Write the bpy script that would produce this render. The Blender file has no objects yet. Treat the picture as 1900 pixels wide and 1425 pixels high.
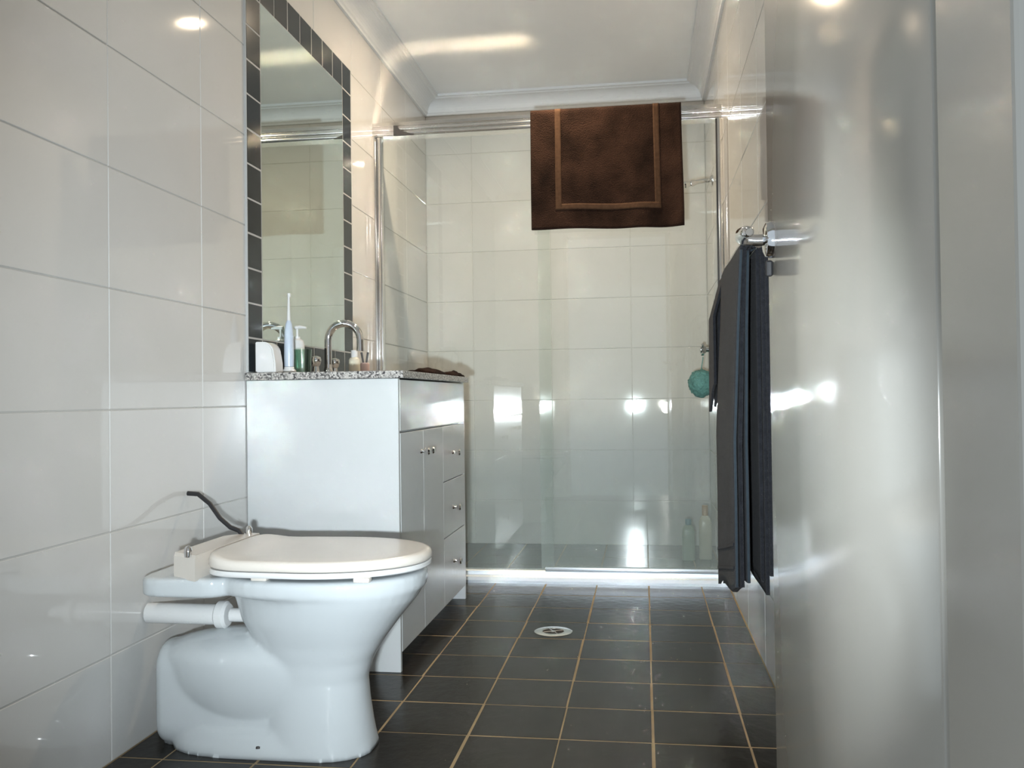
import bpy, bmesh, math, random
from mathutils import Vector, Matrix, noise
random.seed(7)
PI = math.pi
S = bpy.context.scene
COL = S.collection

# ------------------------------------------------------------------ camera
cam_d = bpy.data.cameras.new('camera'); cam = bpy.data.objects.new('camera', cam_d); COL.objects.link(cam)
F, YAW, PITCH, ROLL, CH = 1675.94, .1445, .0146, -.0124, .80
cam_d.sensor_fit = 'HORIZONTAL'; cam_d.sensor_width = 36.0; cam_d.lens = 36.0 * F / 1900
cam_d.clip_start = .02
fwd = Vector((-math.sin(YAW) * math.cos(PITCH), math.cos(YAW) * math.cos(PITCH), math.sin(PITCH)))
rt = Vector((math.cos(YAW), math.sin(YAW), 0)); up = rt.cross(fwd)
r2 = math.cos(ROLL) * rt + math.sin(ROLL) * up; u2 = -math.sin(ROLL) * rt + math.cos(ROLL) * up
cam.matrix_world = Matrix(((r2.x, u2.x, -fwd.x, 0), (r2.y, u2.y, -fwd.y, 0), (r2.z, u2.z, -fwd.z, CH), (0, 0, 0, 1)))
S.camera = cam

# ------------------------------------------------------------------ world, lamps, exposure
W = bpy.data.worlds.new('world'); S.world = W; W.use_nodes = True
W.node_tree.nodes['Background'].inputs[0].default_value = (.80, .91, 1, 1)
W.node_tree.nodes['Background'].inputs[1].default_value = .66
S.view_settings.view_transform = 'Standard'; S.view_settings.look = 'None'
S.view_settings.gamma = 1; S.view_settings.use_curve_mapping = False
S.view_settings.exposure = -0.01
try:
    S.cycles.use_denoising = True; S.cycles.max_bounces = 10; S.cycles.diffuse_bounces = 5
    S.cycles.glossy_bounces = 6; S.cycles.transparent_max_bounces = 24
    S.cycles.caustics_reflective = True; S.cycles.blur_glossy = 0; S.cycles.sample_clamp_indirect = 0
except Exception:
    pass

def lamp(name, kind, loc, energy, color, size=.05, size_y=None, aim=None):
    d = bpy.data.lights.new(name, kind); o = bpy.data.objects.new(name, d); COL.objects.link(o)
    o.location = loc; d.energy = energy; d.color = color
    if kind == 'AREA':
        d.size = size
        if size_y: d.shape = 'RECTANGLE'; d.size_y = size_y
        else: d.shape = 'DISK'
    elif kind in ('POINT', 'SPOT'): d.shadow_soft_size = size
    if aim is not None:
        o.rotation_euler = (Vector(aim) - Vector(loc)).to_track_quat('-Z', 'Y').to_euler()
    return o
# the camera's own flash, beside and a little below the lens (its glint shows in the shower tiles)
fl_ = lamp('flash', 'AREA', (-.090, .0, .695), 13, (.86, .95, 1.0), .055, .035, aim=(-.55, 3, .85)); fl_.data.spread = math.radians(66)
# unseen lamp added behind the camera for the second glint in the shower glass
lamp('glint_lamp', 'POINT', (.255, -2.5, .66), 14, (1, .97, .9), .06)
# halogen downlights in the ceiling (their fittings are built below); the near one, out of view, is added for fill
DOWN = [(-.43, 3.685), (-.43, 1.75)]
for i, (dx, dy) in enumerate(DOWN):
    lamp('downlight_bulb', 'AREA', (dx, dy, 2.452), (20, 5)[i], (1, .79, .55) if i == 0 else (1, .95, .88), .062, aim=(dx, dy, 0))

# ------------------------------------------------------------------ materials
def nodes_of(m):
    m.use_nodes = True
    nt = m.node_tree
    return nt, nt.nodes['Principled BSDF']
def mat(name, col, rough=.5, metal=0., spec=.5, var=0., vscale=8., bump=0., bscale=40., sheen=0., coat=0., rnd=0.):
    m = bpy.data.materials.new(name); nt, b = nodes_of(m)
    b.inputs['Base Color'].default_value = (*col, 1); b.inputs['Roughness'].default_value = rough
    b.inputs['Metallic'].default_value = metal; b.inputs['Specular IOR Level'].default_value = spec
    if sheen: b.inputs['Sheen Weight'].default_value = sheen; b.inputs['Sheen Roughness'].default_value = .5
    if coat: b.inputs['Coat Weight'].default_value = coat; b.inputs['Coat Roughness'].default_value = .08
    tc = nt.nodes.new('ShaderNodeTexCoord')
    if var or rnd:
        n = nt.nodes.new('ShaderNodeTexNoise'); n.inputs['Scale'].default_value = vscale; n.inputs['Detail'].default_value = 5
        nt.links.new(tc.outputs['Object'], n.inputs['Vector'])
        r = nt.nodes.new('ShaderNodeMapRange'); r.inputs[1].default_value = .28; r.inputs[2].default_value = .72; r.inputs[3].default_value = 1 - var; r.inputs[4].default_value = 1 + var
        nt.links.new(n.outputs['Fac'], r.inputs[0])
        val = r.outputs[0]
        if rnd:
            oi = nt.nodes.new('ShaderNodeObjectInfo')
            r3 = nt.nodes.new('ShaderNodeMapRange'); r3.inputs[3].default_value = 1 - rnd; r3.inputs[4].default_value = 1 + rnd
            nt.links.new(oi.outputs['Random'], r3.inputs[0])
            mu = nt.nodes.new('ShaderNodeMath'); mu.operation = 'MULTIPLY'
            nt.links.new(val, mu.inputs[0]); nt.links.new(r3.outputs[0], mu.inputs[1]); val = mu.outputs[0]
        mx = nt.nodes.new('ShaderNodeVectorMath'); mx.operation = 'SCALE'; mx.inputs[0].default_value = col
        nt.links.new(val, mx.inputs['Scale']); nt.links.new(mx.outputs[0], b.inputs['Base Color'])
    if bump:
        n = nt.nodes.new('ShaderNodeTexNoise'); n.inputs['Scale'].default_value = bscale; n.inputs['Detail'].default_value = 3
        nt.links.new(tc.outputs['Object'], n.inputs['Vector'])
        bp = nt.nodes.new('ShaderNodeBump'); bp.inputs['Strength'].default_value = bump; bp.inputs['Distance'].default_value = .01
        nt.links.new(n.outputs['Fac'], bp.inputs['Height']); nt.links.new(bp.outputs[0], b.inputs['Normal'])
    return m
M = dict(
    wall=mat('glazed white wall tile', (.64, .638, .625), .04, spec=.55, var=.015, vscale=3, bump=.02, bscale=5, rnd=.012),
    grout=mat('pale wall grout', (.59, .58, .555), .8, var=.03),
    floor=mat('charcoal floor tile', (.017, .0148, .012), .24, spec=.2, var=.25, vscale=14, bump=.10, bscale=30, rnd=.16),
    fgrout=mat('tan floor grout', (.30, .22, .12), .85, var=.2, vscale=9),
    ceil=mat('flat white ceiling paint', (.88, .915, .935), .75, var=.01),
    cornice=mat('white plaster cornice', (.78, .81, .83), .6, var=.01),
    paint=mat('warm white wall paint', (.62, .60, .56), .6, var=.01),
    chrome=mat('polished chrome', (.80, .80, .81), .06, 1, var=.01),
    satin=mat('satin aluminium', (.74, .79, .84), .42, 1, var=.02),
    alu=mat('bright aluminium', (.80, .79, .77), .17, 1, var=.02, vscale=30),
    ceramic=mat('white vitreous china', (.54, .58, .60), .09, spec=.55, var=.006, vscale=4),
    plastic=mat('white plastic', (.68, .69, .69), .22, var=.006),
    lidp=mat('cream white seat plastic', (.66, .62, .565), .2, var=.008),
    melamine=mat('white melamine board', (.52, .545, .55), .2, spec=.5, var=.006, bump=.015, bscale=12),
    doorpaint=mat('glossy cream door enamel', (.56, .54, .49), .13, spec=.6, var=.01, bump=.012, bscale=6),
    slate=mat('dark slate border tile', (.020, .027, .032), .16, spec=.28, var=.15, vscale=18, rnd=.15),
    sgrout=mat('grey border grout', (.46, .47, .47), .8, var=.05),
    towel=mat('charcoal terry cloth', (.026, .028, .034), .95, spec=.08, sheen=.12, var=.22, vscale=60, bump=.5, bscale=320),
    hem=mat('slate blue towel hem', (.045, .062, .078), .9, spec=.08, sheen=.15, var=.1, vscale=60),
    brown=mat('dark brown terry cloth', (.026, .0130, .0085), .95, spec=.05, sheen=.03, var=.7, vscale=8, bump=.8, bscale=240),
    band=mat('brown flat woven band', (.066, .036, .021), .85, spec=.08, var=.2, vscale=80),
    black=mat('black rubber', (.015, .015, .017), .5, var=.1),
    dark=mat('dark drain slot', (.01, .009, .008), .7, var=.1),
    teal=mat('teal shower puff mesh', (.22, .46, .42), .7, var=.15, vscale=40, bump=.6, bscale=120),
    green=mat('green bottle glass', (.05, .16, .10), .08, spec=.6, var=.05),
    shamp=mat('pale green bottle plastic', (.34, .42, .34), .3, var=.04),
    blue=mat('teal blue cap plastic', (.14, .28, .33), .35, var=.04),
    orange=mat('amber cap plastic', (.40, .22, .09), .35, var=.04),
    brush=mat('pale blue grey brush plastic', (.50, .58, .68), .25, var=.02),
    cream=mat('cream bottle plastic', (.66, .62, .50), .25, var=.03),
    pink=mat('pale pink jar plastic', (.62, .46, .44), .3, var=.03),
    stop=mat('dark grey guide plastic', (.05, .048, .046), .5, var=.05),
)
# granite: speckled
def granite():
    m = bpy.data.materials.new('speckled grey granite'); nt, b = nodes_of(m)
    tc = nt.nodes.new('ShaderNodeTexCoord')
    v = nt.nodes.new('ShaderNodeTexVoronoi'); v.inputs['Scale'].default_value = 230
    nt.links.new(tc.outputs['Object'], v.inputs['Vector'])
    cr = nt.nodes.new('ShaderNodeValToRGB'); e = cr.color_ramp.elements
    e[0].position = 0; e[0].color = (.03, .03, .035, 1); e[1].position = .26; e[1].color = (.15, .145, .14, 1)
    for p, c in ((.48, (.30, .29, .275, 1)), (.85, (.50, .485, .46, 1))):
        k = e.new(p); k.color = c
    sx = nt.nodes.new('ShaderNodeSeparateColor'); nt.links.new(v.outputs['Color'], sx.inputs[0])
    nt.links.new(sx.outputs[0], cr.inputs[0]); nt.links.new(cr.outputs[0], b.inputs['Base Color'])
    b.inputs['Roughness'].default_value = .12
    return m
M['granite'] = granite()
def glass(name, tint, film=0.):
    m = bpy.data.materials.new(name); m.use_nodes = True; nt = m.node_tree; nt.nodes.clear()
    N = nt.nodes.new; L = nt.links.new
    out = N('ShaderNodeOutputMaterial'); mix = N('ShaderNodeMixShader')
    tr = N('ShaderNodeBsdfTransparent'); tr.inputs[0].default_value = (*tint, 1)
    gl = N('ShaderNodeBsdfGlossy'); gl.inputs['Roughness'].default_value = .008; gl.inputs[0].default_value = (1, 1, 1, 1)
    lw = N('ShaderNodeLayerWeight'); lw.inputs[0].default_value = .5
    pw = N('ShaderNodeMath'); pw.operation = 'POWER'; pw.inputs[1].default_value = 5
    L(lw.outputs['Facing'], pw.inputs[0])
    ma = N('ShaderNodeMath'); ma.operation = 'MULTIPLY_ADD'; ma.inputs[1].default_value = .95; ma.inputs[2].default_value = .045
    L(pw.outputs[0], ma.inputs[0]); L(ma.outputs[0], mix.inputs[0])
    L(tr.outputs[0], mix.inputs[1]); L(gl.outputs[0], mix.inputs[2]); last = mix.outputs[0]
    if film:          # dried soap film, thickest at the bottom of the pane where the water stands
        df = N('ShaderNodeBsdfDiffuse'); df.inputs[0].default_value = (.50, .56, .53, 1)
        tc = N('ShaderNodeTexCoord'); sp = N('ShaderNodeSeparateXYZ'); L(tc.outputs['Object'], sp.inputs[0])
        mr_ = N('ShaderNodeMapRange'); mr_.interpolation_type = 'SMOOTHSTEP'
        for k, v in ((1, .05), (2, .78), (3, film), (4, 0)): mr_.inputs[k].default_value = v
        L(sp.outputs['Z'], mr_.inputs[0])
        ns = N('ShaderNodeTexNoise'); ns.inputs['Scale'].default_value = 9; ns.inputs['Detail'].default_value = 4
        mp = N('ShaderNodeMapping'); mp.inputs['Scale'].default_value = (1, 1, .25); L(tc.outputs['Object'], mp.inputs[0]); L(mp.outputs[0], ns.inputs['Vector'])
        m2 = N('ShaderNodeMapRange'); m2.inputs[3].default_value = .75; m2.inputs[4].default_value = 1.25; L(ns.outputs['Fac'], m2.inputs[0])
        mu = N('ShaderNodeMath'); mu.operation = 'MULTIPLY'; L(mr_.outputs[0], mu.inputs[0]); L(m2.outputs[0], mu.inputs[1])
        mx = N('ShaderNodeMixShader'); L(mu.outputs[0], mx.inputs[0]); L(last, mx.inputs[1]); L(df.outputs[0], mx.inputs[2]); last = mx.outputs[0]
    L(last, out.inputs[0])
    return m
M['glass'] = glass('clear shower glass', (.965, .985, .975), .16)
M['glass2'] = glass('soap filmed shower glass', (.965, .985, .975), .27)
M['tumbler'] = glass('green tinted tumbler glass', (.74, .84, .79))
M['mirror'] = mat('mirror silvering', (.71, .785, .75), .02, 1, var=.004)
def emit(name, col, s):
    m = bpy.data.materials.new(name); nt, b = nodes_of(m)
    b.inputs['Emission Color'].default_value = (*col, 1); b.inputs['Emission Strength'].default_value = s
    b.inputs['Base Color'].default_value = (.8, .8, .8, 1)
    return m
M['bulb'] = emit('glowing halogen lens', (1, .55, .25), 3.0)

# ------------------------------------------------------------------ mesh helpers
def obj(name, bm, m, parent=None, smooth=False, ang=40):
    me = bpy.data.meshes.new(name)
    if smooth:
        for f in bm.faces: f.smooth = True
    bm.normal_update(); bm.to_mesh(me); bm.free()
    me.materials.append(m)
    if smooth and ang: me.set_sharp_from_angle(angle=math.radians(ang))
    o = bpy.data.objects.new(name, me); COL.objects.link(o)
    if parent is not None:
        o.parent = parent; o.matrix_parent_inverse = Matrix.Translation(-world_loc(parent))
    return o
def world_loc(o):
    v = Vector(o.location)
    if o.parent is not None: v = o.matrix_parent_inverse @ v + world_loc(o.parent)
    return v
def tag(o, label=None, cat=None, group=None, kind=None):
    if label: o['label'] = label
    if cat: o['category'] = cat
    if group: o['group'] = group
    if kind: o['kind'] = kind
    return o
def thing(name, label, cat, loc, group=None):
    o = bpy.data.objects.new(name, None); COL.objects.link(o); o.location = loc; o.empty_display_size = .05
    return tag(o, label, cat, group)
def struct(name, bm, m):
    return tag(obj(name, bm, m), kind='structure')
def box(bm, x0, x1, y0, y1, z0, z1, bev=0., seg=2):
    t = bmesh.new()
    bmesh.ops.create_cube(t, size=1)
    for v in t.verts:
        v.co = Vector(((x0 + x1) / 2 + v.co.x * (x1 - x0), (y0 + y1) / 2 + v.co.y * (y1 - y0), (z0 + z1) / 2 + v.co.z * (z1 - z0)))
    if bev: bmesh.ops.bevel(t, geom=t.edges[:], offset=bev, segments=seg, affect='EDGES', profile=.5)
    merge(bm, t); return bm
def merge(bm, t):
    me = bpy.data.meshes.new('tmp'); t.to_mesh(me); t.free(); bm.from_mesh(me); bpy.data.meshes.remove(me)
def bx(*a, **k): return box(bmesh.new(), *a, **k)
def loft(bm, rings, cap=(True, True), close=True):
    vs = [[bm.verts.new(p) for p in r] for r in rings]
    n = len(vs[0])
    for a, b in zip(vs, vs[1:]):
        for i in range(n if close else n - 1):
            j = (i + 1) % n
            bm.faces.new((a[i], a[j], b[j], b[i]))
    if cap[0]: bm.faces.new(vs[0][::-1])
    if cap[1]: bm.faces.new(vs[-1])
    bmesh.ops.recalc_face_normals(bm, faces=bm.faces[:])
    return bm
def tube(bm, pts, r, n=12, cap=True):
    pts = [Vector(p) for p in pts]; rs = r if isinstance(r, (list, tuple)) else [r] * len(pts)
    rings = []; nrm = None
    for i, p in enumerate(pts):
        d = (pts[min(i + 1, len(pts) - 1)] - pts[max(i - 1, 0)]).normalized()
        if nrm is None:
            nrm = d.orthogonal().normalized()
        nrm = (nrm - d * nrm.dot(d)).normalized(); bi = d.cross(nrm)
        rings.append([p + rs[i] * (math.cos(2 * PI * k / n) * nrm + math.sin(2 * PI * k / n) * bi) for k in range(n)])
    t = bmesh.new(); loft(t, rings, (cap, cap)); merge(bm, t); return bm
def lathe(bm, prof, origin, axis='Z', n=24):
    # prof: (radius, height) pairs along the axis
    o = Vector(origin); t = bmesh.new(); rings = []
    for r, h in prof:
        ring = []
        for k in range(n):
            a = 2 * PI * k / n; c, s = r * math.cos(a), r * math.sin(a)
            ring.append(o + (Vector((c, s, h)) if axis == 'Z' else Vector((h, c, s)) if axis == 'X' else Vector((c, h, s))))
        rings.append(ring)
    loft(t, rings); merge(bm, t); return bm
def extrude_x(bm, prof, x0, x1):
    t = bmesh.new(); loft(t, [[Vector((x, y, z)) for y, z in prof] for x in (x0, x1)]); merge(bm, t); return bm
def remeshed(bm, voxel, smooth=6):
    me = bpy.data.meshes.new('tmp'); bm.to_mesh(me); bm.free()
    o = bpy.data.objects.new('tmp', me); COL.objects.link(o)
    r = o.modifiers.new('r', 'REMESH'); r.mode = 'VOXEL'; r.voxel_size = voxel
    s = o.modifiers.new('s', 'SMOOTH'); s.factor = .5; s.iterations = smooth
    dg = bpy.context.evaluated_depsgraph_get(); dg.update()
    m2 = bpy.data.meshes.new_from_object(o.evaluated_get(dg))
    b2 = bmesh.new(); b2.from_mesh(m2)
    bpy.data.objects.remove(o); bpy.data.meshes.remove(me); bpy.data.meshes.remove(m2)
    return b2

# ------------------------------------------------------------------ the room
XL, XR, YB, YF, ZC = -1.183, .343, 4.898, .60, 2.462
T = .0022                                            # tiles stand this far proud of the grout bed
struct('wall_left', bx(XL - .10, XL - T, YF - .12, YB + .1, -.10, ZC + .05), M['grout'])
struct('wall_right', bx(XR + T, XR + .10, YF, YB + .1, -.10, ZC + .05), M['grout'])
struct('wall_back', bx(XL - T, XR + T, YB + T, YB + .1, -.10, ZC + .05), M['grout'])
fl = struct('floor', bx(XL - T, XR + T, YF - .12, YB + T, -.10, -.0005), M['fgrout'])
struct('ceiling', bx(XL - T, XR + T, YF, YB + T, ZC, ZC + .05), M['ceil'])
DX0, DX1 = -.62, .215                                # the doorway the photographer stands in
b = bx(XL - T, DX0, YF - .12, YF, 0, ZC + .05); box(b, DX1, .95, YF - .12, YF, -.1, ZC + .05); box(b, DX0, DX1, YF - .12, YF, 2.10, ZC + .05)
struct('wall_front', b, M['paint'])
b = bx(DX0, DX0 + .03, YF - .12, YF, 0, 2.10, bev=.003); box(b, DX1 - .03, DX1, YF - .12, YF, -T, 2.10, bev=.003); box(b, DX0 + .03, DX1 - .03, YF - .12, YF, 2.07, 2.10, bev=.003)
struct('trim_4', b, M['doorpaint'])

cache = {}
def tile_mesh(kind, ax, sg, du, dv, m, bev=.0012):
    key = (kind, ax, sg, round(du, 3), round(dv, 3))
    if key in cache: return cache[key]
    me = bpy.data.meshes.new(kind); vs = []
    for ins, h in ((0, -T), (0, -bev), (bev, 0)):
        for u, v in ((-1, -1), (1, -1), (1, 1), (-1, 1)):
            a, c = u * (du / 2 - ins), v * (dv / 2 - ins)
            n = h * sg
            vs.append({'X': (n, a, c), 'Y': (a, n, c), 'Z': (a, c, n)}[ax])
    fs = [(8, 9, 10, 11), (3, 2, 1, 0)]
    for k in (0, 4):
        for i in range(4):
            j = (i + 1) % 4; fs.append((k + i, k + j, k + 4 + j, k + 4 + i))
    me.from_pydata(vs, [], fs); me.materials.append(m)
    bm = bmesh.new(); bm.from_mesh(me); bmesh.ops.recalc_face_normals(bm, faces=bm.faces[:]); bm.to_mesh(me); bm.free()
    cache[key] = me; return me
def tile(parent, ax, sg, c, du, dv, m, kind='tile', rot=0):
    o = bpy.data.objects.new(kind, tile_mesh(kind, ax, sg, du, dv, m)); COL.objects.link(o)
    o.location = c; o.parent = parent; o.matrix_parent_inverse = Matrix.Translation(-world_loc(parent))
    if rot: o.rotation_euler = rot
    return o
def cuts(lo, hi, start, step):
    e = [lo]; k = math.ceil((lo - start) / step + .02); x = start + k * step
    while x < hi - .012: e.append(x); x += step
    e.append(hi); return list(zip(e, e[1:]))
G = .0016
rows = cuts(0, 2.375, .2355 - .2735, .2735)
def tile_wall(name, ax, sg, n, us):
    p = bpy.data.objects[name]
    for (z0, z1) in rows:
        for (u0, u1) in us:
            u, z = (u0 + u1) / 2, (z0 + z1) / 2
            c = (n, u, z) if ax == 'X' else (u, n, z)
            w = random.uniform(-.0012, .0012), random.uniform(-.0012, .0012)
            rot = (0, w[0], w[1]) if ax == 'X' else (w[0], 0, w[1])
            tile(p, ax, sg, c, u1 - u0 - 2 * G, z1 - z0 - 2 * G, M['wall'], rot=rot)
ys = cuts(YF, YB, YB - .4325 * 20, .4325)
tile_wall('wall_left', 'X', 1, XL, ys); tile_wall('wall_right', 'X', -1, XR, ys)
tile_wall('wall_back', 'Y', -1, YB, cuts(XL, XR, -.925, .4325))
FG = .0020
for (x0, x1) in cuts(XL, XR, -.641, .2172):
    for (y0, y1) in cuts(YF - .12, YB, 2.1143, .2177):
        w = [random.uniform(-.0018, .0018) for _ in range(4)]
        tile(fl, 'Z', 1, ((x0 + x1) / 2 + w[0] * .8, (y0 + y1) / 2 + w[1] * .8, 0), x1 - x0 - 2 * FG, y1 - y0 - 2 * FG, M['floor'], rot=(w[2] * .6, w[3] * .6, 0))

# cornice: a cove with a small step at each edge
prof = [(0, 0), (0, -.094), (.012, -.094), (.014, -.084)]
for k in range(9):
    a = PI / 2 * k / 8
    prof.append((.020 + .058 * (1 - math.cos(a)), -.078 + .058 * math.sin(a)))
prof += [(.084, -.014), (.094, -.012), (.094, 0)]
def cornice(name, a, b, inn):
    a, b, inn = Vector(a), Vector(b), Vector(inn)
    bm = bmesh.new(); d = (b - a).normalized()
    loft(bm, [[p + inn * u + Vector((0, 0, v)) + d * (u * s) for u, v in prof] for p, s in ((a, 1), (b, -1))])
    struct(name, bm, M['cornice'])
cornice('trim_1', (XL, YF, ZC), (XL, YB, ZC), (1, 0, 0))
cornice('trim_2', (XR, YF, ZC), (XR, YB, ZC), (-1, 0, 0))
cornice('trim_3', (XL, YB, ZC), (XR, YB, ZC), (0, -1, 0))

# the open door at the right edge, with its lever
dr = tag(obj('door_1', bx(.193, .229, YF + .035, 1.432, .008, 2.05, bev=.003), M['doorpaint'], smooth=True), kind='structure')
hz, hy = 1.027, 1.368
b = bmesh.new(); lathe(b, [(.0, -.015), (.018, -.015), (.0245, -.012), (.027, -.006), (.027, .0)], (.193, hy, hz), 'X', 28)
obj('rosette', b, M['chrome'], dr, True)
b = bmesh.new(); tube(b, [(.186, hy, hz), (.165, hy, hz), (.153, hy, hz + .002), (.147, hy - .006, hz + .004), (.145, hy - .03, hz + .005), (.146, hy - .058, hz + .003), (.148, hy - .080, hz - .001), (.1485, hy - .083, hz - .002)], [.0085, .0085, .0095, .0105, .010, .0085, .0075, .005], 14)
obj('lever', b, M['chrome'], dr, True)
b = bmesh.new(); box(b, .183, .193, hy + .012, hy + .022, hz - .052, hz - .028, bev=.003)
obj('lock_snib', b, M['black'], dr)

# ------------------------------------------------------------------ shower screen
sc = thing('shower_screen', 'shower screen of sliding glass, hazy near the floor, with bright aluminium rails', 'shower screen', (-.42, 3.90, 0))
YS = 3.885
b = bmesh.new()
pf = [(YS + .003, 1.968)]
for zc in (1.978, 1.998):
    for k in range(13):
        a = -PI / 2 + PI * k / 12
        pf.append((YS + .004 - .007 * math.cos(a), zc + .0075 * math.sin(a)))
pf += [(YS + .004, 2.010), (YS, 2.014), (YS, 2.028), (YS + .004, 2.030), (YS + .066, 2.030), (YS + .07, 2.026), (YS + .07, 1.972), (YS + .066, 1.968)]
extrude_x(b, pf, XL, XR); obj('header_rail', b, M['alu'], sc, True, 20)
b = bmesh.new(); box(b, XL, XL + .018, YS - .012, YS + .05, .05, 1.968, bev=.002); box(b, XL + .018, XL + .040, YS + .006, YS + .042, .05, 1.968, bev=.003)
obj('jamb', b, M['alu'], sc, True)
b = bmesh.new(); box(b, XR - .020, XR, YS - .004, YS + .05, .05, 1.968, bev=.003); obj('jamb', b, M['alu'], sc, True)
b = bmesh.new(); box(b, XR - .026, XR - .020, YS + .004, YS + .016, .056, 1.968, bev=.001); obj('seal_strip', b, M['stop'], sc)
b = bmesh.new()
extrude_x(b, [(YS - .035, 0), (YS - .036, .012), (YS - .030, .026), (YS - .022, .031), (YS - .006, .032), (YS - .004, .029), (YS, .029), (YS, .046), (YS + .006, .05), (YS + .044, .05), (YS + .05, .044), (YS + .05, 0)], XL, XR)
obj('sill', b, M['satin'], sc, True, 25)
def pane(name, x0, x1, y, z0, z1, m='glass'):
    t = bx(x0, x1, y - .003, y + .003, z0, z1)
    return obj(name, t, M[m], sc)
pane('fixed_pane', XL + .030, -.395, YS + .034, .048, 1.972)
pane('sliding_pane', -.447, XR - .022, YS + .014, .056, 1.970, 'glass2')
b = bmesh.new(); box(b, -.43, XR - .022, YS - .004, YS + .009, .049, .066, bev=.002); obj('door_rail', b, M['satin'], sc, True)
b = bmesh.new()
loft(b, [[Vector((x, y, z)) for x, z in ((-1.082, 2.012), (-1.066, 2.012), (-1.052, 1.990), (-1.018, 1.978), (-.990, 1.969), (-1.082, 1.969))] for y in (YS - .008, YS + .003)])
obj('roller_stop', b, M['stop'], sc)

# ------------------------------------------------------------------ wall mirror with its dark tile surround
mr = thing('wall_mirror', 'tall wall mirror in a surround of small dark tiles above the granite worktop', 'mirror', (XL, 3.07, .884))
MY0, MY1, MZ0, MZ1 = 2.575, 3.567, .884, 2.153
obj('grout_bed', bx(XL, XL + .0074, MY0, MY1, MZ0, MZ1), M['sgrout'], mr)
obj('mirror_glass', bx(XL + .005, XL + .008, 2.680, 3.460, .991, 2.048), M['mirror'], mr)
def btile(y0, y1, z0, z1):
    g = .0022
    tile(mr, 'X', 1, (XL + .008, (y0 + y1) / 2, (z0 + z1) / 2), y1 - y0 - 2 * g, z1 - z0 - 2 * g, M['slate'], 'border_tile', rot=(0, random.uniform(-.006, .006), random.uniform(-.006, .006)))
nz = 12; dz = (MZ1 - MZ0) / nz
for k in range(nz):
    z0 = MZ0 + k * dz
    btile(MY0, 2.678, z0, z0 + dz); btile(3.462, MY1, z0, z0 + dz)
dy = (3.462 - 2.678) / 7
for k in range(7):
    btile(2.678 + k * dy, 2.678 + (k + 1) * dy, MZ1 - dz, MZ1); btile(2.678 + k * dy, 2.678 + (k + 1) * dy, MZ0, MZ0 + dz)

# ------------------------------------------------------------------ vanity
vy0, vy1, vx = 2.572, 3.552, -.712
va = thing('vanity_cabinet', 'white vanity cabinet with two doors, three drawers and small chrome knobs', 'cabinet', (-.95, 3.06, 0))
ct = .8595
e = .002
def side(y0, y1):
    t = bmesh.new()
    # notched at the toe so that the kick sits back
    pr = [(XL + e, 0), (vx, 0), (vx, ct), (XL + e, ct)]
    loft(t, [[Vector((x, y, z)) for x, z in pr] for y in (y0, y1)])
    bmesh.ops.bevel(t, geom=t.edges[:], offset=.0012, segments=1, affect='EDGES')
    return t
obj('side_panel', side(vy0, vy0 + .016), M['melamine'], va)
obj('side_panel', side(vy1 - .016, vy1), M['melamine'], va)
iy0, iy1 = vy0 + .018, vy1 - .018
obj('carcass', bx(XL + e, vx - .022, iy0 + .001, iy1 - .001, .056, ct - .002), M['melamine'], va)
obj('kick_board', bx(vx - .075, vx - .060, iy0, iy1, 0, .054), M['melamine'], va)
fx0, fx1 = vx - .018, vx + .001
g = .002
obj('top_panel', bx(fx0, fx1, iy0, iy1, .704, ct - .003, bev=.0015), M['melamine'], va)
def knob(parent, y, z):
    t = bmesh.new()
    lathe(t, [(0, 0), (.008, 0), (.0075, .002), (.0050, .006), (.005, .013), (.009, .017), (.0125, .021), (.013, .026), (.009, .0305), (0, .0315)], (fx1, y, z), 'X', 18)
    obj('knob', t, M['chrome'], parent, True)
z0, z1 = .056, .698
yA, yB_ = 2.868, 3.158
d1 = obj('door', bx(fx0, fx1, iy0, yA - g / 2, z0, z1, bev=.0015), M['melamine'], va); knob(d1, yA - .033, .630)
d2 = obj('door', bx(fx0, fx1, yA + g / 2, yB_ - g / 2, z0, z1, bev=.0015), M['melamine'], va); knob(d2, yA + .030, .630)
for (a, c, kz) in ((.500, z1, .597), (.298, .497, .392), (z0, .295, .192)):
    d = obj('drawer', bx(fx0, fx1, yB_ + g / 2, iy1, a, c, bev=.0015), M['melamine'], va); knob(d, 3.318, kz)
tag(obj('worktop', bx(XL + e, -.694, 2.560, 3.562, .8605, .8825, bev=.0025), M['granite']),
    'speckled grey granite worktop on the white vanity cabinet', 'worktop')
CT = .8830

# things on the worktop
tp = thing('basin_tap', 'chrome gooseneck basin tap standing on the granite worktop', 'tap', (-1.096, 3.05, CT))
b = bmesh.new(); lathe(b, [(0, 0), (.024, 0), (.024, .006), (.017, .012), (.0135, .03), (.012, .05)], (-1.096, 3.05, CT), n=24); obj('base', b, M['chrome'], tp, True)
pts = [(-1.096, 3.05, CT + .04), (-1.096, 3.05, CT + .125)]
for k in range(1, 13):
    a = PI - PI * k / 12
    pts.append((-1.0375 + .0585 * math.cos(a), 3.05, CT + .125 + .0585 * math.sin(a)))
pts += [(-.979, 3.05, CT + .105), (-.979, 3.05, CT + .085)]
b = bmesh.new(); tube(b, pts, [.013] * (len(pts) - 2) + [.013, .0138], 16); obj('spout', b, M['chrome'], tp, True)
for yy, xx in ((2.955, -1.106), (3.145, -1.106)):
    b = bmesh.new(); lathe(b, [(0, 0), (.022, 0), (.021, .006), (.012, .014), (.010, .030), (.015, .036), (.0185, .052), (.016, .062), (.006, .066), (0, .0665)], (xx, yy, CT), n=20)
    h = obj('handle', b, M['chrome'], tp, True)
b = bmesh.new()
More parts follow.
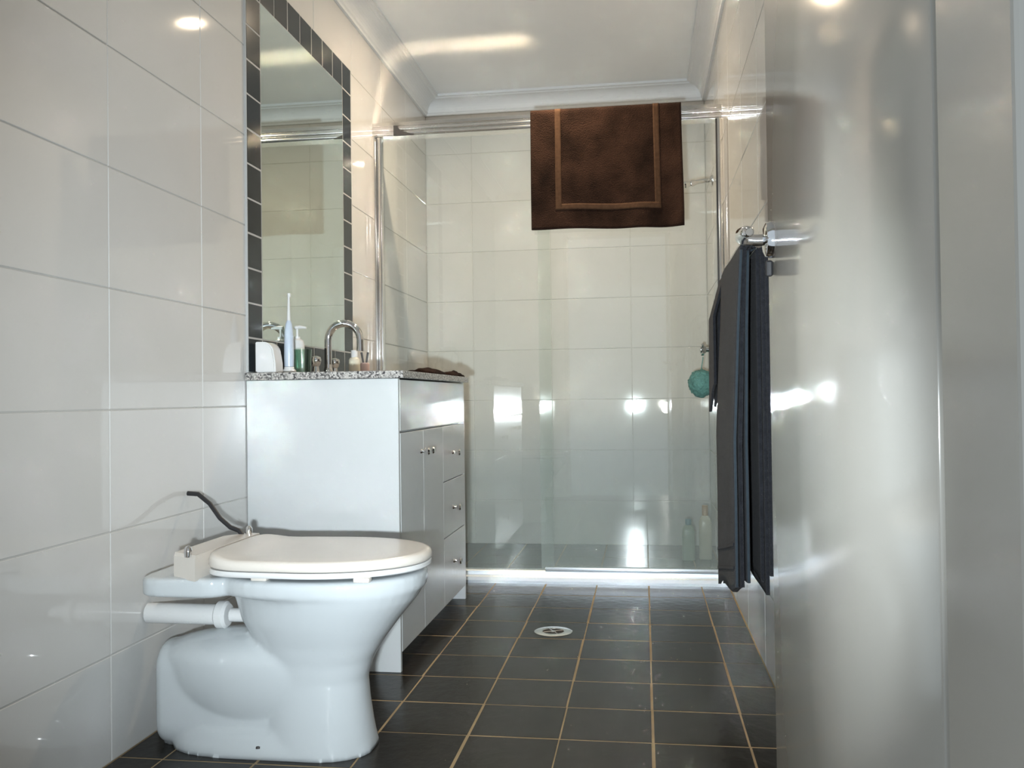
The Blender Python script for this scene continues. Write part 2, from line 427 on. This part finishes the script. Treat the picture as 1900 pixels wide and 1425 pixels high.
def rrect(x, y, w, d, r, n=5):
    pts = []
    for cx, cy, a0 in ((w - r, d - r, 0), (-w + r, d - r, PI / 2), (-w + r, -d + r, PI), (w - r, -d + r, 1.5 * PI)):
        for k in range(n + 1):
            a = a0 + PI / 2 * k / n; pts.append((x + cx + r * math.cos(a), y + cy + r * math.sin(a)))
    return pts
# rounded white container near the mirror: flat back to the mirror, rounded shoulder towards the room
pr = [(-1.162, 0), (-1.100, 0), (-1.098, .004)]
pr += [(-1.099, .03), (-1.103, .055)]
for k in range(7):
    a = PI / 2 * k / 6
    pr.append((-1.137 + .033 * math.cos(a), .058 + .036 * math.sin(a)))
pr += [(-1.159, .094), (-1.162, .091)]
loft(b, [[Vector((x, y, CT + z)) for x, z in pr] for y in (2.592, 2.655)])
bmesh.ops.bevel(b, geom=[ed for ed in b.edges if ed.calc_face_angle(0) > 1.2], offset=.004, segments=2, affect='EDGES')
tag(obj('container', b, M['plastic'], None, True), 'white rounded plastic container at the near end of the worktop, left of the toothbrush', 'container')
tb = thing('electric_toothbrush', 'tall pale electric toothbrush standing upright on the granite worktop', 'toothbrush', (-1.094, 2.69, CT))
b = bmesh.new(); lathe(b, [(0, 0), (.022, 0), (.022, .008), (.016, .014), (.015, .02), (0, .02)], (-1.094, 2.69, CT), n=20); obj('charger', b, M['plastic'], tb, True)
b = bmesh.new(); lathe(b, [(0, .02), (.0145, .021), (.0155, .05), (.015, .09), (.0135, .13), (.010, .155), (.006, .165), (0, .166)], (-1.094, 2.69, CT), n=18); obj('handle', b, M['brush'], tb, True)
b = bmesh.new(); tube(b, [(-1.094, 2.69, CT + .164), (-1.094, 2.69, CT + .19), (-1.0935, 2.69, CT + .235), (-1.0935, 2.69, CT + .25)], [.006, .005, .0035, .0045], 12); obj('brush_shaft', b, M['plastic'], tb, True)
b = bmesh.new(); box(b, -1.0930, -1.0875, 2.6865, 2.6935, CT + .238, CT + .250, bev=.001); obj('bristles', b, M['plastic'], tb)
def pump(loc, label, h, r, m, ang, nozzle=True):
    t = thing('pump_bottle', label, 'bottle', loc); x, y, z = loc
    b = bmesh.new(); lathe(b, [(0, 0), (r * .95, 0), (r, .005), (r, h * .62), (r * .85, h * .70), (r * .42, h * .74), (r * .42, h * .78), (0, h * .78)], loc, n=22); obj('body', b, m, t, True)
    b = bmesh.new(); tube(b, [(x, y, z + h * .77), (x, y, z + h * .95)], r * .16, 10)
    c, s = math.cos(ang), math.sin(ang)
    tube(b, [(x - c * r * .4, y - s * r * .4, z + h * .965), (x + c * r * .5, y + s * r * .5, z + h * .97), (x + c * r * 1.35, y + s * r * 1.35, z + h * .955)], [r * .26, r * .26, r * .15], 10)
    obj('pump_head', b, M['plastic'], t, True); return t
pump((-1.146, 2.89, CT), 'white pump bottle against the mirror, behind the toothbrush', .165, .024, M['plastic'], 0.)
b = bmesh.new(); lathe(b, [(0, 0), (.027, 0), (.031, .080), (.029, .080), (.0245, .006), (0, .006)], (-1.092, 2.795, CT), n=24)
tag(obj('tumbler', b, M['tumbler'], None, True), 'green tinted glass tumbler between the toothbrush and the tap', 'glass')
bt = thing('small_bottle', 'small cream bottle on the worktop just right of the tap spout', 'bottle', (-1.058, 3.225, CT))
b = bmesh.new(); lathe(b, [(0, 0), (.020, 0), (.021, .004), (.021, .062), (.016, .070), (.010, .073), (0, .073)], (-1.058, 3.225, CT), n=20); obj('body', b, M['cream'], bt, True)
b = bmesh.new(); lathe(b, [(0, .072), (.0125, .072), (.0125, .096), (.011, .098), (0, .098)], (-1.058, 3.225, CT), n=18); obj('cap', b, M['plastic'], bt, True)
jr = thing('small_jar', 'small pale pink jar with two dark prongs on the worktop by the shower screen', 'jar', (-1.056, 3.345, CT))
b = bmesh.new(); lathe(b, [(0, 0), (.016, 0), (.018, .004), (.018, .05), (.015, .056), (0, .056)], (-1.056, 3.345, CT), n=20); obj('body', b, M['pink'], jr, True)
for s in (-1, 1):
    b = bmesh.new(); tube(b, [(-1.056 + s * .005, 3.345, CT + .05), (-1.056 + s * .013, 3.345, CT + .096)], [.0035, .0045], 8); obj('prong', b, M['stop'], jr, True)
def cloth_lump(name, label, cx, cy, lx, ly, h, seed):
    b = bmesh.new(); n, m = 22, 16; top = []; 
    for i in range(n + 1):
        row = []
        for j in range(m + 1):
            u, v = i / n * 2 - 1, j / m * 2 - 1
            k = max(0, 1 - abs(u) ** 3) * max(0, 1 - abs(v) ** 3)
            z = h * (k ** .4) * (.55 + .75 * noise.noise(Vector((u * 1.6 + seed, v * 1.6, seed))) ** 2 + .3 * math.sin(u * 3 + seed) ** 2)
            wob = 1 + .10 * noise.noise(Vector((u * 2, v * 2, seed + 5)))
            row.append(b.verts.new((cx + u * lx * wob, cy + v * ly * wob, CT + .0005 + max(0, z))))
        top.append(row)
    for i in range(n):
        for j in range(m):
            b.faces.new((top[i][j], top[i + 1][j], top[i + 1][j + 1], top[i][j + 1]))
    r = [top[i][0] for i in range(n + 1)] + [top[n][j] for j in range(1, m + 1)] + [top[i][m] for i in range(n - 1, -1, -1)] + [top[0][j] for j in range(m - 1, 0, -1)]
    b.faces.new(r[::-1])
    bmesh.ops.recalc_face_normals(b, faces=b.faces[:])
    return tag(obj(name, b, M['brown'], None, True, 0), label, 'cloth', 'brown cloths on the worktop')
cloth_lump('face_cloth', 'crumpled dark brown cloth lying on the middle of the worktop front edge', -.765, 3.14, .055, .11, .028, 1.3)
cloth_lump('face_cloth', 'small flat dark brown cloth on the far front corner of the worktop', -.735, 3.42, .036, .095, .022, 4.1)

# ------------------------------------------------------------------ toilet
yc = 2.02
to = thing('toilet', 'white toilet with closed lid standing beside the vanity cabinet', 'toilet', (-.80, yc, 0))
def sup(x0, x1, ry, z, p=2.3, tp=0., n=40, yo=0.):
    cx, rx = (x0 + x1) / 2, (x1 - x0) / 2; r = []
    for k in range(n):
        a = 2 * PI * k / n; c, s = math.cos(a), math.sin(a)
        r.append(Vector((cx + rx * math.copysign(abs(c) ** (2 / p), c), yc + yo + (1 - tp * max(0, -c)) * ry * math.copysign(abs(s) ** (2 / p), s), z)))
    return r
bowl = bmesh.new()
loft(bowl, [sup(*q) for q in (
    (-.885, -.618, .106, 0), (-.885, -.622, .103, .02), (-.885, -.629, .097, .06), (-.885, -.636, .092, .11), (-.886, -.640, .091, .16), (-.890, -.626, .099, .205),
    (-.900, -.598, .115, .25), (-.932, -.560, .140, .30, 2.3, .12), (-.946, -.522, .160, .345, 2.3, .2), (-.956, -.506, .172, .372, 2.3, .2), (-.965, -.500, .179, .402, 2.2, .1))])
rim = bmesh.new(); loft(rim, [sup(-.985, -.506, .170, .368, 2.2), sup(-.99, -.500, .178, .374, 2.2), sup(-.99, -.498, .180, .402, 2.2), sup(-.985, -.502, .176, .409, 2.2)]); merge(bowl, rim)
deck = bmesh.new()
loft(deck, [[Vector((x, y, z)) for x, y in rrect(-1.02, yc, .105, .155, .05)] for z in (.366, .409)]); merge(bowl, deck)
# trap: a rounded box of pipe behind the pedestal with a bulging side
tr = bmesh.new()
loft(tr, [[Vector((x, yc + y, z)) for y, z in [(q[0], q[1]) for q in rrect(0, .118, hw, .118, .055)]] for x, hw in ((-1.130, .060), (-1.115, .070), (-.98, .076), (-.84, .076), (-.76, .068), (-.72, .05))]); merge(bowl, tr)
el = bmesh.new(); bmesh.ops.create_uvsphere(el, u_segments=36, v_segments=24, radius=1)
for v in el.verts: v.co = Vector((-.905 + v.co.x * .235, yc + v.co.y * .109, max(.004, .205 + v.co.z * .178 * (1 if v.co.z < 0 else .36))))
merge(bowl, el)
ft = bmesh.new(); loft(ft, [sup(-1.10, -.618, .106, 0, 3), sup(-1.10, -.622, .103, .018, 3), sup(-1.09, -.630, .088, .05, 3)]); merge(bowl, ft)
pan = remeshed(bowl, .0065, 5)
zmin = min(v.co.z for v in pan.verts)
for v in pan.verts:
    if v.co.z < .006: v.co.z = 0.
obj('pan', pan, M['ceramic'], to, True, 0)
def lid_ring(sc_, z, rise=0.):
    pts = []; cx = -.735
    for k in range(48):
        a = 2 * PI * k / 48; c, s = math.cos(a), math.sin(a)
        if c >= 0: x, y = .247 * c, .186 * math.copysign(abs(s) ** .93, s)
        else:
            q = 5.5; x, y = .233 * math.copysign(abs(c) ** (2 / q), c), .186 * math.copysign(abs(s) ** (2 / q), s)
            y *= 1 - .05 * (abs(x) / .233)
        X = cx + x * sc_
        t = min(1, max(0, (-.88 - X) / .08))
        pts.append(Vector((X, yc + y * sc_, z + rise * t * t * (3 - 2 * t))))
    return pts
b = bmesh.new()
R = lid_ring
loft(b, [R(.955, .4185), R(.985, .4185), R(.995, .421), R(.995, .428), R(.985, .4305)]); obj('seat', b, M['plastic'], to, True)
b = bmesh.new()
loft(b, [R(.97, .4325), R(.992, .4328, .003), R(1, .436, .004), R(1, .443, .008), R(.988, .450, .010), R(.965, .4535, .0115), R(.93, .4545, .012), R(.7, .4555, .010), R(.35, .456, .004), R(.05, .456)])
obj('lid', b, M['lidp'], to, True, 0)
for x, s in ((-.83, -1), (-.60, -1), (-.83, 1), (-.60, 1)):
    b = bmesh.new(); box(b, x - .018, x + .018, yc + s * .150 - .012, yc + s * .150 + .012, .4085, .4195, bev=.003); obj('seat_buffer', b, M['lidp'], to, True)
b = bmesh.new()
loft(b, [[Vector((x, y, z)) for x, y in ((-.974, yc - .165 + q), (-.974, yc + .175 - q), (-1.0, yc + .178 - q), (-1.045, yc + .125 - q), (-1.045, yc - .125 + q))] for z, q in ((.406, 0), (.455, 0), (.462, .006))])
obj('hinge_block', b, M['lidp'], to)
for s in (-1, 1):
    b = bmesh.new(); lathe(b, [(0, 0), (.008, 0), (.009, .012), (.0075, .020), (.004, .024), (0, .025)], (-.995, yc + s * .155, .458), n=16); obj('hinge_cap', b, M['chrome'], to, True)
b = bmesh.new(); tube(b, [(XL + .004, yc + .19, .56), (-1.15, yc + .19, .558), (-1.11, yc + .175, .535), (-1.075, yc + .16, .500), (-1.045, yc + .155, .478), (-1.022, yc + .155, .470), (-1.010, yc + .150, .458)], [.006] * 7, 10); obj('inlet_hose', b, M['black'], to, True)
b = bmesh.new(); tube(b, [(XL + .004, yc, .295), (-1.05, yc, .295), (-1.0, yc, .295)], .024, 20); tube(b, [(-1.005, yc, .295), (-1.0, yc, .295), (-.982, yc, .295), (-.976, yc, .295)], [.026, .032, .032, .026], 20); tube(b, [(-.97, yc, .295), (-.90, yc, .295)], .016, 14)
obj('flush_pipe', b, M['plastic'], to, True)
b = bmesh.new(); lathe(b, [(0, 0), (.006, 0), (.005, .004), (0, .005)], (-.862, yc - .097, .024), n=12); obj('floor_bolt', b, M['stop'], to, True)

# ------------------------------------------------------------------ cloths
def sheet(name, fn, nu, nv, th, m, parent=None):
    """fn(u,v) -> point; a cloth of thickness th on either side of the surface"""
    P = [[Vector(fn(i / nu, j / nv)) for j in range(nv + 1)] for i in range(nu + 1)]
    N = [[None] * (nv + 1) for _ in range(nu + 1)]
    for i in range(nu + 1):
        for j in range(nv + 1):
            a = P[min(i + 1, nu)][j] - P[max(i - 1, 0)][j]; c = P[i][min(j + 1, nv)] - P[i][max(j - 1, 0)]
            N[i][j] = a.cross(c).normalized()
    b = bmesh.new()
    A = [[b.verts.new(P[i][j] + N[i][j] * th / 2) for j in range(nv + 1)] for i in range(nu + 1)]
    B = [[b.verts.new(P[i][j] - N[i][j] * th / 2) for j in range(nv + 1)] for i in range(nu + 1)]
    for i in range(nu):
        for j in range(nv):
            b.faces.new((A[i][j], A[i + 1][j], A[i + 1][j + 1], A[i][j + 1])); b.faces.new((B[i][j], B[i][j + 1], B[i + 1][j + 1], B[i + 1][j]))
    for i in range(nu):
        b.faces.new((A[i][0], B[i][0], B[i + 1][0], A[i + 1][0])); b.faces.new((A[i][nv], A[i + 1][nv], B[i + 1][nv], B[i][nv]))
    for j in range(nv):
        b.faces.new((A[0][j], A[0][j + 1], B[0][j + 1], B[0][j])); b.faces.new((A[nu][j], B[nu][j], B[nu][j + 1], A[nu][j + 1]))
    return b

# brown bath mat over the header rail
MX0, MX1, MT = -.468, .174, .012
FL, BL = .524, .42                                    # front and back drop
def mat_pt(u, s):
    """u across 0..1, s metres along the cloth: 0 at the rail's top middle, positive to the front"""
    x = MX0 + (MX1 - MX0) * u
    zt = 2.0305 + MT / 2 + .0005; yf, yb = YS - .011 - MT / 2, YS + .071 + MT / 2
    half = (yb - yf) / 2; rad = .010; fl_ = half - rad
    arc = rad * PI / 2
    sg = 1 if s >= 0 else -1; a = abs(s); ym = (yf + yb) / 2
    if a <= fl_: y, z = ym - sg * a, zt
    elif a <= fl_ + arc:
        t = (a - fl_) / rad; y, z = ym - sg * (fl_ + rad * math.sin(t)), zt - rad + rad * math.cos(t)
    else:
        y, z = ym - sg * half, zt - rad - (a - fl_ - arc)
    d = max(0, min(1, (zt - z - .03) / .4))
    if sg > 0:
        y -= d * (.007 * (1 + math.sin(u * 9.5 - .6)) + .030 * max(0, u - .42) * (1 + math.sin(u * 19 + 1.2 - .6 * d)) + .004 * noise.noise(Vector((u * 7, z * 6, 3))))
        z += .005 * d * (noise.noise(Vector((u * 3, 0, 1.7)))) - .010 * d * u
        x += -.004 * d * (1 - u) * 0 + .004 * d * u
    return (x, y, z)
bm_t = thing('bath_mat', 'dark brown bath mat hung over the top rail of the shower screen', 'bath mat', (-.147, YS + .02, 2.03))
s0, s1 = -(BL + .03), FL + .035
b = sheet('pile', lambda u, v: mat_pt(u, s1 + (s0 - s1) * v), 56, 96, MT, M['brown'])
obj('pile_cloth', b, M['brown'], bm_t, True, 0)
# the flat woven band runs as a frame inside the edges
def band(u0, u1, sa, sb, nu, nv):
    def f(u, v):
        uu, ss = u0 + (u1 - u0) * u, sa + (sb - sa) * v
        p = Vector(mat_pt(uu, ss)); q = Vector(mat_pt(uu + .004, ss)); r = Vector(mat_pt(uu, ss + .004))
        n = (q - p).cross(r - p).normalized()
        if n.y > 0 and p.z < 2.03: n = -n
        if p.z >= 2.03 and n.z < 0: n = -n
        return p + n * (MT / 2 + .0006)
    return sheet('band', f, nu, nv, .0022, M['band'])
ua, ub = .165, .205
obj('woven_band', band(ua, ub, .02, FL + .035 - .082, 4, 60), M['band'], bm_t, True, 0)
obj('woven_band', band(1 - ub + .02, 1 - ua + .02, .02, FL + .035 - .082, 4, 60), M['band'], bm_t, True, 0)
obj('woven_band', band(ua, 1 - ua + .02, FL + .035 - .105, FL + .035 - .080, 50, 4), M['band'], bm_t, True, 0)

# towel rail on the right wall
RX, RZ = .288, 1.176
tr_ = thing('towel_rail', 'chrome towel rail on the right wall behind the open door', 'towel rail', (XR, 2.75, RZ))
b = bmesh.new(); tube(b, [(RX, 2.300, RZ), (RX, 3.20, RZ)], .0085, 16); obj('bar', b, M['chrome'], tr_, True)
for y in (2.318, 3.182):
    b = bmesh.new(); tube(b, [(XR, y, RZ), (RX - .012, y, RZ)], .009, 14); lathe(b, [(0, 0), (.024, 0), (.024, -.004), (.016, -.012), (.009, -.016), (0, -.016)], (XR, y, RZ), 'X', 22)
    tube(b, [(RX, y - .014, RZ), (RX, y + .014, RZ)], .013, 16)
    obj('post', b, M['chrome'], tr_, True)
# the bath towel: folded lengthwise, so four layers of cloth hang on each side of the bar
bt = thing('bath_towel', 'long charcoal bath towel folded over the towel rail on the right wall', 'towel', (RX, 2.70, RZ))
def towel_layer(dr_, zl, zr, y0, y1, ph, flare, th, amp=1., mt='towel', name='fold', fd=.5):
    """a strip over the bar at distance dr_ from it; zl / zr: hem heights on room side and wall side"""
    def f(u, v):
        y = y0 + (y1 - y0) * u
        hemL = zl - .10 * u + .010 * math.sin(u * 7 + ph); hemR = zr
        La = RZ - hemL; Lb = RZ - hemR; arc = PI * dr_; tot = La + arc + Lb; s = v * tot
        if s < La: side, z, x = 1, hemL + s, RX - dr_
        elif s < La + arc:
            a = (s - La) / dr_; side, z, x = 0, RZ + dr_ * math.sin(a), RX - dr_ * math.cos(a)
        else: side, z, x = -1, RZ - (s - La - arc), RX + dr_
        d = max(0, RZ - z)
        if side >= 0:
            x -= flare * min(1, d / fd) + amp * (.002 * math.sin(y * 16) + .004 * noise.noise(Vector((y * 5, z * 2.2, ph * .12)))) * min(1, d / .2)
            y += .012 * noise.noise(Vector((z * 3, ph, 0))) * min(1, d / .3)
        else:
            x += -.0015 * math.sin(y * 14 + ph) * min(1, d / .2)
        x = min(x, XR - .0035 - th / 2)
        return (x, y, z)
    return sheet(name, f, 40, 90, th, M[mt])
LAY = [(.0125, .305, .31, 2.425, 2.94, .4, .010, .0092), (.0220, .290, .28, 2.412, 2.962, 1.7, .018, .0092), (.0315, .300, .33, 2.405, 2.966, 3.1, .024, .0085)]
for q in LAY:
    obj('fold', towel_layer(*q), M['towel'], bt, True, 0)
def hem_strip(q, n=60):
    dr_, zl, zr, y0, y1, ph, flare, th = q
    t = bmesh.new(); pts = []
    for k in range(n + 1):
        z = zl + (RZ - zl) * k / n; d = RZ - z
        x = RX - dr_ - flare * min(1, d / .5) - (.002 * math.sin(y0 * 16) + .004 * noise.noise(Vector((y0 * 5, z * 2.2, ph * .12)))) * min(1, d / .2)
        y = y0 + .012 * noise.noise(Vector((z * 3, ph, 0))) * min(1, d / .3)
        pts.append((min(x, XR - .0035 - th / 2), y - .001, z + .010 * math.sin(ph) * (1 - k / n)))
    tube(t, pts, th * .42, 8); return t
for q in (LAY[0], LAY[2]):
    obj('hem', hem_strip(q), M['hem'], bt, True, 0)
# a dobby band across the room-side face, and the hanging corner
def dobby(z_, h):
    q = LAY[2]; dr_, zl, zr, y0, y1, ph, flare, th = q
    def f(u, v):
        y = y0 + .01 + (y1 - y0 - .02) * u; z = z_ + h * v - .10 * u; d = RZ - z
        x = RX - dr_ - flare * min(1, d / .5) - (.002 * math.sin(y * 16) + .004 * noise.noise(Vector((y * 5, z * 2.2, ph * .12))))
        return (x - th / 2 - .0012, y, z)
    return sheet('band', f, 30, 6, .0022, M['hem'])
obj('woven_band', dobby(.345, .008), M['towel'], bt, True, 0); obj('woven_band', dobby(.405, .008), M['towel'], bt, True, 0)
# the small towel behind it on the same rail
ht = thing('hand_towel', 'short charcoal hand towel at the far end of the towel rail', 'towel', (RX, 3.06, RZ))
obj('fold', towel_layer(.0145, .855, .86, 3.0, 3.165, 2.2, .028, .009, fd=.12), M['towel'], ht, True, 0)
obj('fold', towel_layer(.0245, .845, .90, 2.99, 3.17, 5.2, .034, .009, fd=.12), M['towel'], ht, True, 0)

# ------------------------------------------------------------------ in the shower
sh = thing('shower_fixture', 'chrome shower arm and head on the right wall above the bath mat corner', 'shower head', (XR, 4.45, 1.84))
b = bmesh.new(); lathe(b, [(0, 0), (.028, 0), (.028, -.004), (.018, -.012), (.011, -.016), (0, -.016)], (XR, 4.45, 1.835), 'X', 22); obj('flange', b, M['chrome'], sh, True)
b = bmesh.new(); tube(b, [(XR - .004, 4.45, 1.835), (.31, 4.45, 1.836), (.275, 4.45, 1.832), (.258, 4.445, 1.826)], .011, 14); obj('arm', b, M['chrome'], sh, True)
b = bmesh.new(); tube(b, [(.262, 4.446, 1.828), (.252, 4.443, 1.825), (.240, 4.440, 1.822), (.238, 4.440, 1.8215), (.224, 4.436, 1.818), (.212, 4.432, 1.815), (.208, 4.431, 1.814)], [.012, .0145, .0145, .011, .016, .0175, .014], 20); obj('rose', b, M['chrome'], sh, True)
st = thing('shower_tap', 'chrome tap on the right shower wall above the teal puff', 'tap', (XR, 4.45, 1.02))
b = bmesh.new(); lathe(b, [(0, 0), (.030, 0), (.029, -.006), (.020, -.020), (.013, -.026), (.012, -.045), (0, -.045)], (XR, 4.45, 1.018), 'X', 22); obj('flange', b, M['chrome'], st, True)
b = bmesh.new(); lathe(b, [(0, -.040), (.015, -.042), (.019, -.052), (.017, -.068), (.008, -.074), (0, -.075)], (XR, 4.45, 1.018), 'X', 20)
for k in range(4):
    a = PI / 4 + PI / 2 * k; c, s = math.cos(a), math.sin(a)
    tube(b, [(XR - .056, 4.45, 1.018), (XR - .058, 4.45 + .034 * c, 1.018 + .034 * s)], [.0055, .007], 10)
obj('handle', b, M['chrome'], st, True)
pf_ = thing('shower_puff', 'teal mesh shower puff hanging below the shower tap', 'puff', (.284, 4.45, .852))
b = bmesh.new(); bmesh.ops.create_icosphere(b, subdivisions=5, radius=1)
for v in b.verts:
    n = v.co.normalized(); k = noise.noise(n * 3.2) * .10 + abs(noise.noise(n * 7.5)) * .16 + noise.noise(n * 14) * .07
    v.co = Vector((.276, 4.45, .855)) + Vector((n.x * .060, n.y * .058, n.z * .066)) * (1.0 + k - .04)
obj('mesh_ball', b, M['teal'], pf_, True, 0)
b = bmesh.new(); tube(b, [(.276, 4.452, .905), (.280, 4.451, .94), (.286, 4.450, .972), (.2865, 4.450, .9835)], .0022, 8); obj('cord', b, M['teal'], pf_, True)
def bottle(name, label, x, y, h, w, d, m, mc, capr, caph):
    t = thing(name, label, 'bottle', (x, y, 0))
    b = bmesh.new(); hb = h - caph
    loft(b, [[Vector((px, py, z)) for px, py in rrect(x, y, w * k, d * k, d * k * .7)] for z, k in ((0.0005, .94), (.004, 1), (hb * .55, 1.02), (hb * .80, 1), (hb * .92, .84), (hb * .985, .52), (hb, .45))])
    obj('body', b, m, t, True, 0)
    b = bmesh.new(); lathe(b, [(0, hb - .002), (capr, hb - .002), (capr, h - .004), (capr * .85, h), (0, h)], (x, y, 0), n=18); obj('cap', b, mc, t, True)
bottle('shampoo_bottle', 'green shampoo bottle with a blue cap on the shower floor', .205, 4.46, .200, .030, .020, M['shamp'], M['blue'], .015, .026)
bottle('conditioner_bottle', 'tall pale bottle with an amber cap in the shower corner behind the towel', .288, 4.50, .262, .030, .022, M['cream'], M['orange'], .015, .048)

# floor drain
fd = thing('floor_drain', 'round chrome drain grate in the dark floor tiles', 'drain', (-.316, 3.075, 0))
b = bmesh.new(); lathe(b, [(.036, .0008), (.037, .0022), (.062, .0022), (.065, .0008)], (-.316, 3.075, 0), n=36)
obj('ring', b, M['alu'], fd, True)
b = bmesh.new(); lathe(b, [(0, .0003), (.0365, .0003), (.0365, .0009), (0, .0009)], (-.316, 3.075, 0), n=30); obj('drain_slot', b, M['dark'], fd)
b = bmesh.new()
for a in (.5, .5 + PI / 2):
    c, s = math.cos(a), math.sin(a); tube(b, [(-.316 - c * .037, 3.075 - s * .037, .0012), (-.316 + c * .037, 3.075 + s * .037, .0012)], .0022, 6)
lathe(b, [(0, .0008), (.010, .0008), (.009, .003), (0, .003)], (-.316, 3.075, 0), n=16)
obj('grate', b, M['alu'], fd)

# downlights
for i, (dx, dy) in enumerate(DOWN):
    t = thing('downlight', ('small recessed halogen downlight in the ceiling in front of the shower screen' if i == 0 else 'recessed downlight added for fill, out of view in the ceiling near the toilet'), 'light', (dx, dy, ZC), 'ceiling downlights')
    b = bmesh.new(); lathe(b, [(.034, 0), (.034, -.004), (.038, -.006), (.050, -.004), (.052, 0)], (dx, dy, ZC), n=32); obj('trim_ring', b, M['cornice'], t, True)
    b = bmesh.new(); lathe(b, [(0, -.001), (.034, -.001), (.034, -.0005), (0, -.0005)], (dx, dy, ZC), n=28); obj('lens', b, M['bulb'], t)
